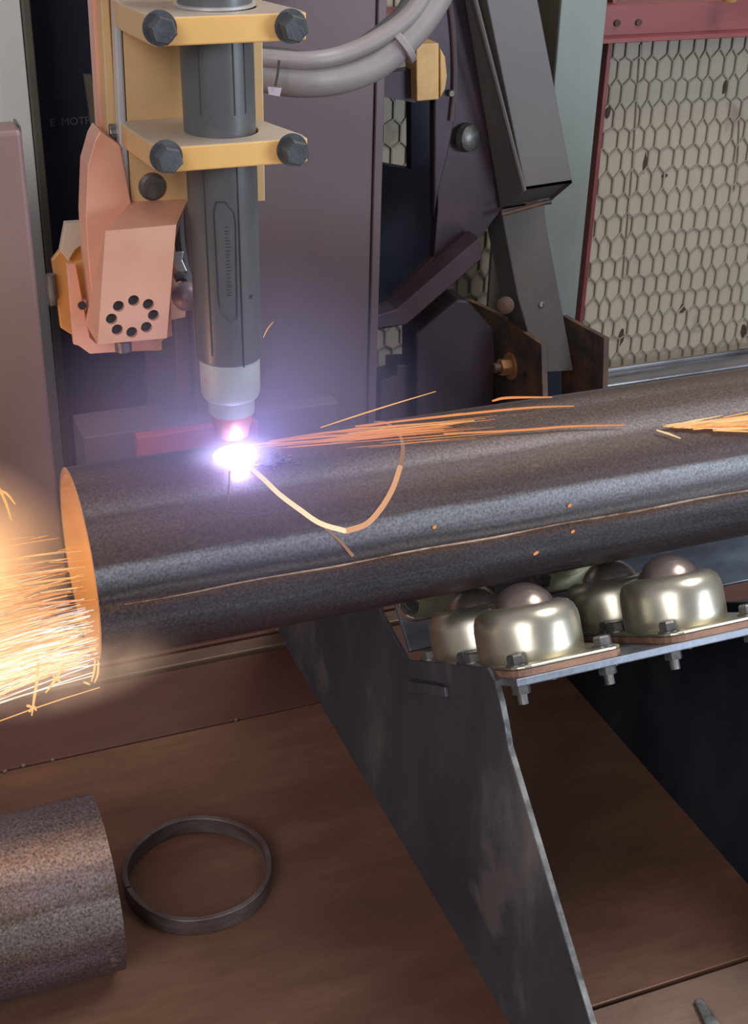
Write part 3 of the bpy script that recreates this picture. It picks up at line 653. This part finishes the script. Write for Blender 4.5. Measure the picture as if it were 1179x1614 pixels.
# pale post + brown housing far left
lp = thing('side_post', (.26, 1.9, -.8), 'pale narrow steel post at the left edge beyond the brown housing', 'post')
e0 = PY(31, 0, 1.9).x; e1 = PY(43, 0, 1.9).x
obj('post_face', bx(.0, e0, 1.9, 1.912, -.8, 1.3), M['palepost'], lp, bevel=.001)
obj('post_flange', bx(e0 + .001, e1 + .002, 1.89, 1.92, -.8, 1.3), M['olive'], lp, bevel=.002)
hb = thing('machine_housing', PY(40, 730, 1.575), 'brown box shaped machine housing at the left edge of the frame', 'housing')
q = [PY(x, y, 1.575) for x, y in [(-300, 235), (26, 205), (100, 770), (-300, 800)]]
obj('housing_shell', bx(-.6, q[1].x + .006, 1.575, 1.625, -.8, q[1].z), M['brown'], hb, bevel=.006, seg=3)
obj('housing_edge', bx(q[1].x + .006, q[1].x + .0085, 1.60, 1.64, -.8, q[1].z - .002), M['mauve'], hb)

# ------------------------------------------------------------------ cables
cb_ = thing('cable_bundle', PY(560, 130, 1.42), 'grey cable bundle curving from the torch holder up past the column', 'cables')
Yc = 1.42
obj('cable', sweep(B(), spline([PY(x, y, Yc + d) for x, y, d in [(330, 100, .06), (415, 116, .02), (470, 124, 0), (530, 120, 0), (590, 98, 0), (640, 55, 0), (678, 5, 0), (710, -60, 0)]], 10), .0195, 18), M['cable'], cb_, smooth=True)
obj('cable', sweep(B(), spline([PY(x, y, Yc - .012 + d) for x, y, d in [(330, 88, .06), (415, 92, .02), (480, 96, 0), (540, 86, 0), (600, 58, 0), (648, 20, 0), (690, -50, 0)]], 10), .0098, 14), M['cable'], cb_, smooth=True)
obj('cable', sweep(B(), spline([PY(x, y, Yc + .0 + d) for x, y, d in [(330, 80, .06), (430, 84, .02), (500, 92, .01), (560, 74, 0), (612, 38, 0), (640, 6, 0), (655, -50, 0)]], 10), .007, 12), M['cabledark'], cb_, smooth=True)
bm = B(); c = PY(628, 68, Yc); a = (PY(655, 40, Yc) - PY(600, 92, Yc)).normalized()
cyl(bm, c - a * .004, c + a * .004, .026, n=24)
obj('cable_tie', bm, M['cable'], cb_, smooth=True, angle=30, bevel=.001)
obj('cable_tie', sweep(B(), spline([PY(x, y, Yc - .03) for x, y in [(440, 95), (438, 115), (434, 136)]], 5), .0014, 6), M['cabledark'], cb_)
obj('label_tag', pxy([(422, 137), (444, 139), (441, 152), (424, 149)], Yc - .028, .002), M['tagm'], cb_)

# ------------------------------------------------------------------ tilting machine frame on the right
tf = thing('tilting_frame', PY(640, 510, 1.800), 'dark mauve tilting machine frame with a slanted square tube', 'frame')
fr4 = [PY(x, y, 1.750) for x, y in [(757, -50), (838, -50), (903, 289), (829, 300)]]
bk4 = [PY(x, y, 1.800) for x, y in [(724, -50), (812, -50), (868, 318), (789, 331)]]
bm = hexa(B(), fr4, bk4); bm.faces.ensure_lookup_table()
# bottom face is the one joining vertices 2,3 of both ends
bf = min(bm.faces, key=lambda f: f.calc_center_median().z)
r_ = bmesh.ops.inset_region(bm, faces=[bf], thickness=.004); dn = (fr4[3] - fr4[0]).normalized()
bmesh.ops.translate(bm, verts=bf.verts, vec=-dn * .007)
obj('square_tube', bm, M['greyarm'], tf, bevel=.0012)
obj('tube_lip', sweep(B(), [PY(738, -50, 1.752), PY(749, 0, 1.752), PY(826, 300, 1.752)], .0036, 8), M['greyarm'], tf)
pl = [(650, -50), (735, -50), (826, 300), (790, 331), (756, 376), (640, 508), (600, 513), (592, 500), (684, 405), (690, 330), (688, 160), (650, 60)]
obj('main_plate', pxy(pl, 1.805, .02), M['darkmauve'], tf, bevel=.001)
ds = [(655, -50), (708, -50), (716, 20), (721, 70), (722, 130), (719, 175), (714, 205), (706, 245), (692, 300), (684, 345), (684, 150), (655, 60)]
obj('face_disc', pxy(ds, 1.785, .018), M['darkmauve'], tf, bevel=.003, seg=3)
obj('disc_rim', sweep(B(), spline([PY(x, y, 1.783) for x, y in [(700, -50), (711, 20), (716, 80), (716, 140), (711, 190)]], 6), .004, 8), M['mauve'], tf, smooth=True)
obj('disc_knob', lathe(B(), [(0, .016), (.012, .015), (.019, .010), (.021, 0)], PY(735, 217, 1.800), (.35, -1, .1), 28), M['bolt'], tf, smooth=True)
for x, y in [(771, 224), (787, 247)]:
    obj('frame_bolt', lathe(B(), [(0, .003), (.005, .003), (.0065, 0)], PY(x, y, 1.805), (0, -1, 0), 16), M['slot'], tf, smooth=True)
obj('lower_beam', pxy([(594, 498), (625, 488), (756, 374), (760, 408), (655, 500), (640, 512), (594, 518)], 1.760, .04), M['darkmauve'], tf, bevel=.002)
obj('weld_bead', sweep(B(), spline([PY(x, y, 1.778) for x, y in [(790, 338), (820, 330), (855, 320), (868, 318)]], 4), .004, 8), M['rust'], tf, smooth=True)
tbk = thing('tan_block', PY(675, 160, 1.740), 'tan wooden looking block on the dark frame right of the cables', 'block')
obj('block_body', pxy([(656, 70), (692, 68), (692, 157), (657, 160)], 1.740, .04), M['tan'], tbk, bevel=.0015)
obj('block_cap', pxy([(694, 76), (702, 90), (705, 120), (702, 140), (694, 155)], 1.745, .03), M['tan'], tbk, bevel=.0015)
obj('block_screw', lathe(B(), [(0, .003), (.004, .003), (.005, 0)], PY(711, 147, 1.780), (0, -1, 0), 12), M['bolt'], tbk, smooth=True)
obj('block_bracket', pxy([(600, 118), (655, 108), (655, 162), (600, 152)], 1.760, .02), M['darkmauve'], tbk)
# pivot arm with clevis
pv = thing('pivot_arm', PY(870, 580, 1.850), 'grey square pivot arm standing in the hinge bracket', 'arm')
obj('arm_tube', pxy([(780, 280), (852, 270), (862, 357), (887, 492), (904, 585), (850, 588), (816, 470), (796, 367)], 1.820, .07), M['greyarm'], pv, bevel=.002)
obj('stud', lathe(B(), [(.0052, 0), (.0052, .0018), (.0036, .0026), (.0032, .001), (0, .001)], PY(853, 480, 1.820), (0, -1, 0), 18), M['steel'], pv, smooth=True)
obj('rust_patch', lathe(B(), [(0, .003), (.010, .002), (.014, 0)], PY(797, 481, 1.822), (-.6, -.8, .3), 18), M['rust'], pv, smooth=True)
hg = thing('hinge_bracket', PY(760, 640, 1.860), 'dark clevis hinge bracket with a rusty pin behind the pipe', 'bracket')
X1 = PY(853, 543, 1.760).x
obj('lug', pxx([(722, 471), (737, 473), (782, 494), (853, 543), (858, 720), (722, 720)], X1, .010), M['rust'], hg, bevel=.0008)
X2 = PY(952, 533, 1.760).x
obj('lug', pxx([(885, 497), (893, 501), (952, 533), (947, 720), (885, 720)], X2, .010), M['rust'], hg, bevel=.0008)
obj('gear_case', pxy([(655, 528), (722, 472), (738, 474), (778, 520), (781, 560), (776, 700), (655, 700)], 1.860, .06), M['darkmauve'], hg, bevel=.004)
obj('case_foot', pxy([(600, 600), (625, 592), (625, 576), (655, 574), (660, 700), (600, 700)], 1.880, .05), M['darkmauve'], hg, bevel=.002)
obj('pedestal', bx(X1 - .12, X2 + .01, 1.80, 2.05, -.8, .04), M['darkmauve'], hg, bevel=.002)
cpin = PX(806, 577, X1)
obj('washer', cyl(B(), cpin, cpin + Vector((-.004, 0, 0)), .023, n=28), M['rustnut'], hg, smooth=True, angle=30, bevel=.0008)
obj('hex_nut', cyl(B(), cpin + Vector((-.004, 0, 0)), cpin + Vector((-.022, 0, 0)), .0150, n=6), M['rustnut'], hg, bevel=.0008)
obj('pin_end', cyl(B(), cpin + Vector((-.022, 0, 0)), cpin + Vector((-.034, 0, 0)), .0098, .009, n=18), M['rust'], hg, smooth=True, angle=30, bevel=.001)
obj('gap_shade_plate', pxy([(838, 560), (912, 552), (912, 700), (838, 700)], 1.93, .02), M['navy'], hg)  # dark sheet added as the shade in the gap between the lugs
obj('lug_hole', cyl(B(), PX(828, 590, X1) + Vector((-.001, 0, 0)), PX(828, 590, X1), .007, n=18), M['slot'], hg)

# ------------------------------------------------------------------ arc, added haze, sparks
arc = thing('plasma_arc', (.286, .985, .512), 'white hot plasma arc under the torch nozzle', 'arc')
ac = PC(370, 716, PR + .004)
bm = B(); bmesh.ops.create_uvsphere(bm, u_segments=24, v_segments=16, radius=1, matrix=Matrix.Translation(ac) @ Matrix.Diagonal((.019, .010, .0075, 1)))
obj('arc_core', bm, emit('arc_core', (.93, .93, 1), 9), arc, smooth=True)
def blob(name, c, r, m, parent=None, rot=0):
    bm = B(); bmesh.ops.create_icosphere(bm, subdivisions=3, radius=1, matrix=Matrix.Translation(c) @ Matrix.Diagonal((*r, 1)))
    return obj(name, bm, m, parent)
blob('arc_plasma', ac, (.052, .028, .018), volume('arc_plasma', (.6, .5, 1), .5, 2.2, (.66, .6, 1.0), 150), arc)
tag(blob('arc_halo_haze', ac + Vector((0, 0, .02)), (.20, .16, .17), volume('arc_halo_haze', (.70, .62, 1), 7, 1.6)), 'thin violet haze added as the glow round the arc', 'smoke')  # violet-tinted haze added to give the arc its halo
tag(blob('spark_smoke', Vector((-.025, .97, .462)), (.17, .11, .115), volume('spark_smoke', (1, .84, .66), 15.0, .8, noise=.3, nscale=9)), 'glowing orange smoke at the open left end of the pipe', 'smoke')
tag(blob('spark_flame', Vector((.10, .93, .385)), (.13, .05, .05), volume('spark_flame', (1, .8, .6), .3, 1.6, (1, .66, .46), 22, noise=.5, nscale=24)), 'bright flame core blowing from the open pipe end', 'flame')
random.seed(11)
SM = [emit('spark_orange', (1, .36, .13), .85), emit('spark_amber', (1, .52, .18), 1.0), emit('spark_yellow', (1, .72, .40), .95), emit('spark_white', (.9, .84, .82), 1.0)]
def spark(bm, pts, r, mi, n=4):
    k = len(bm.faces); m = len(pts)
    sweep(bm, pts, [r * (.35 + .65 * math.sin(math.pi * (.15 + .8 * i / (m - 1)))) for i in range(m)], n)
    bm.faces.ensure_lookup_table()
    for f in bm.faces[k:]: f.material_index = mi
bm = B()
for i in range(1100):
    core = random.random() < .5
    z0 = random.gauss(.380, .014) if core else random.uniform(.365, .462)
    y0 = PYC + random.uniform(-.07, .0); x_ = .15 - random.random() ** 1.1 * .16
    rise = (z0 - .385) * (1.1 if z0 > .385 else 2.2) + random.gauss(0, .035)
    dirv = Vector((-1, random.uniform(-.2, .1), rise)).normalized()
    p_ = Vector((x_, y0, z0 + dirv.z * (.145 - x_) * .6)); L_ = random.uniform(.02, .13) * (.5 if z0 > .43 else 1); g_ = random.uniform(.3, 1.0)
    pts = [p_ + dirv * L_ * t + Vector((0, 0, -g_ * (L_ * t + .145 - x_) ** 2)) for t in (0, .25, .5, .75, 1)]
    if not core and z0 > .43 and random.random() < .4: continue
    spark(bm, pts, random.uniform(.00018, .00055), random.choice([1, 2, 3, 3] if core else [0, 0, 0, 1, 2]))
sh = obj('spark_shower', bm, None, origin=(.05, .95, .40)); [sh.data.materials.append(m_) for m_ in SM]
tag(sh, 'dense shower of orange sparks spraying from the open pipe end', 'sparks', kind='stuff')
def single(name, paths, label, mi, r, Y=None, cylR=None, cat='spark'):
    bm = B()
    for px in paths:
        pts = spline([PC(x, y, cylR) if cylR else PY(x, y, Y) for x, y in px], 5)
        spark(bm, pts, r, mi, 6)
    o = obj(name, bm, None); [o.data.materials.append(m_) for m_ in SM]
    return tag(o, label, cat)
single('falling_spark', [[(60, 1045), (58, 1075), (54, 1100), (50, 1128)], [(42, 1112), (50, 1114)], [(46, 1122), (53, 1114), (57, 1120)]], 'lowest forked spark falling at the left below the shower', 1, .0012, .93)
single('falling_spark', [[(100, 1048), (88, 1070), (72, 1092)], [(84, 1066), (96, 1075)]], 'short slanting spark falling left of the pipe end', 1, .0012, .93)
single('falling_spark', [[(150, 1040), (148, 1060), (144, 1074)], [(155, 1042), (154, 1062), (149, 1076)], [(132, 1075), (142, 1079)]], 'paired sparks dripping from the lower rim of the pipe', 1, .0009, .93)
single('falling_spark', [[(150, 1022), (105, 1040), (50, 1072), (0, 1094), (-30, 1106)]], 'long curved spark arching down to the left edge', 2, .0016, .93)
single('falling_spark', [[(-10, 752), (8, 790), (18, 820)], [(-10, 770), (10, 778), (24, 795)]], 'pale forked spark at the left edge above the shower', 1, .0011, .93)
single('flying_spark', [[(505, 674), (560, 656), (620, 637), (687, 617)]], 'thin pink spark rising to the right of the arc', 1, .0006, .95)
single('flying_spark', [[(776, 632), (800, 627), (870, 626)]], 'short bright orange spark in front of the hinge bracket', 0, .0012, 1.0)
single('flying_spark', [[(415, 532), (422, 518), (431, 507)]], 'tiny faint spark right of the torch body', 1, .0004, 1.0)
bm = B()
for i in range(46):
    xs = random.uniform(395, 640); ln = random.uniform(60, 260) * (1 if xs < 560 else .8); u0 = (xs - 395) / 500
    yb = 700 - (xs - 395) * .088 + random.gauss(0, 5 + 12 * u0); sl_ = -.088 + random.gauss(0, .012)
    pts = [PC(xs + ln * t, max(yb + sl_ * ln * t, 659 - (xs + ln * t - 640) * .146 + 4), PR + .003 + .012 * 0) for t in (0, .25, .5, .75, 1)]
    spark(bm, pts, random.uniform(.00015, .0004) if i > 4 else .0007, random.choice([0, 0, 0, 1]))
for px in [[(395, 702), (480, 690), (560, 685), (660, 676), (740, 664)], [(420, 700), (540, 692), (640, 682), (700, 677)], [(560, 672), (700, 656), (830, 643), (905, 640)], [(700, 684), (820, 678), (900, 672), (985, 670)]]:
    spark(bm, spline([PC(x, y, PR + .004) for x, y in px], 5), .0011, 0, 6)
st_ = obj('spark_streak', bm, None, origin=PC(450, 700)); [st_.data.materials.append(m_) for m_ in SM]
tag(st_, 'orange spark streaks skimming right along the pipe from the arc', 'sparks', kind='stuff')
bm = B()
for i in range(150):
    xe = random.uniform(1085, 1230); xs = 1035 + random.random() ** .6 * (xe - 1035) * .8
    ya = 672 + random.gauss(0, 1.2); f_ = (xs - 1035) / 150; f2 = (xe - 1035) / 150; dv = random.gauss(0, 6.5) - 3
    pts = [PC(xs + (xe - xs) * t, ya + dv * (f_ + (f2 - f_) * t) - 3 * t, PR + .004) for t in (0, .5, 1)]
    spark(bm, pts, random.uniform(.0003, .001), random.choice([0, 1, 1, 2]))
spark(bm, [PC(x, y, PR + .004) for x, y in [(1035, 678), (1055, 684), (1073, 691)]], .0012, 2)
sb = obj('spark_burst', bm, None, origin=PC(1100, 670)); [sb.data.materials.append(m_) for m_ in SM]
tag(sb, 'yellow burst of sparks on the pipe at the right edge', 'sparks', kind='stuff')
for (x, y, l) in [(845, 872, 'small glowing ember on the pipe above the ball units'), (903, 838, 'tiny glowing ember just under the weld seam'), (685, 831, 'tiny glowing ember on the pipe left of the middle'), (898, 797, 'faint upright ember on the pipe above the seam')]:
    bm = B(); c = PC(x, y, PR + .001); bmesh.ops.create_icosphere(bm, subdivisions=2, radius=1, matrix=Matrix.Translation(c) @ Matrix.Rotation(-.5, 4, 'Y') @ Matrix.Diagonal((.003 if x == 845 else .002, .001, .0015, 1)))
    tag(obj('ember', bm, SM[0] if x != 903 else SM[0], smooth=True), l, 'ember')
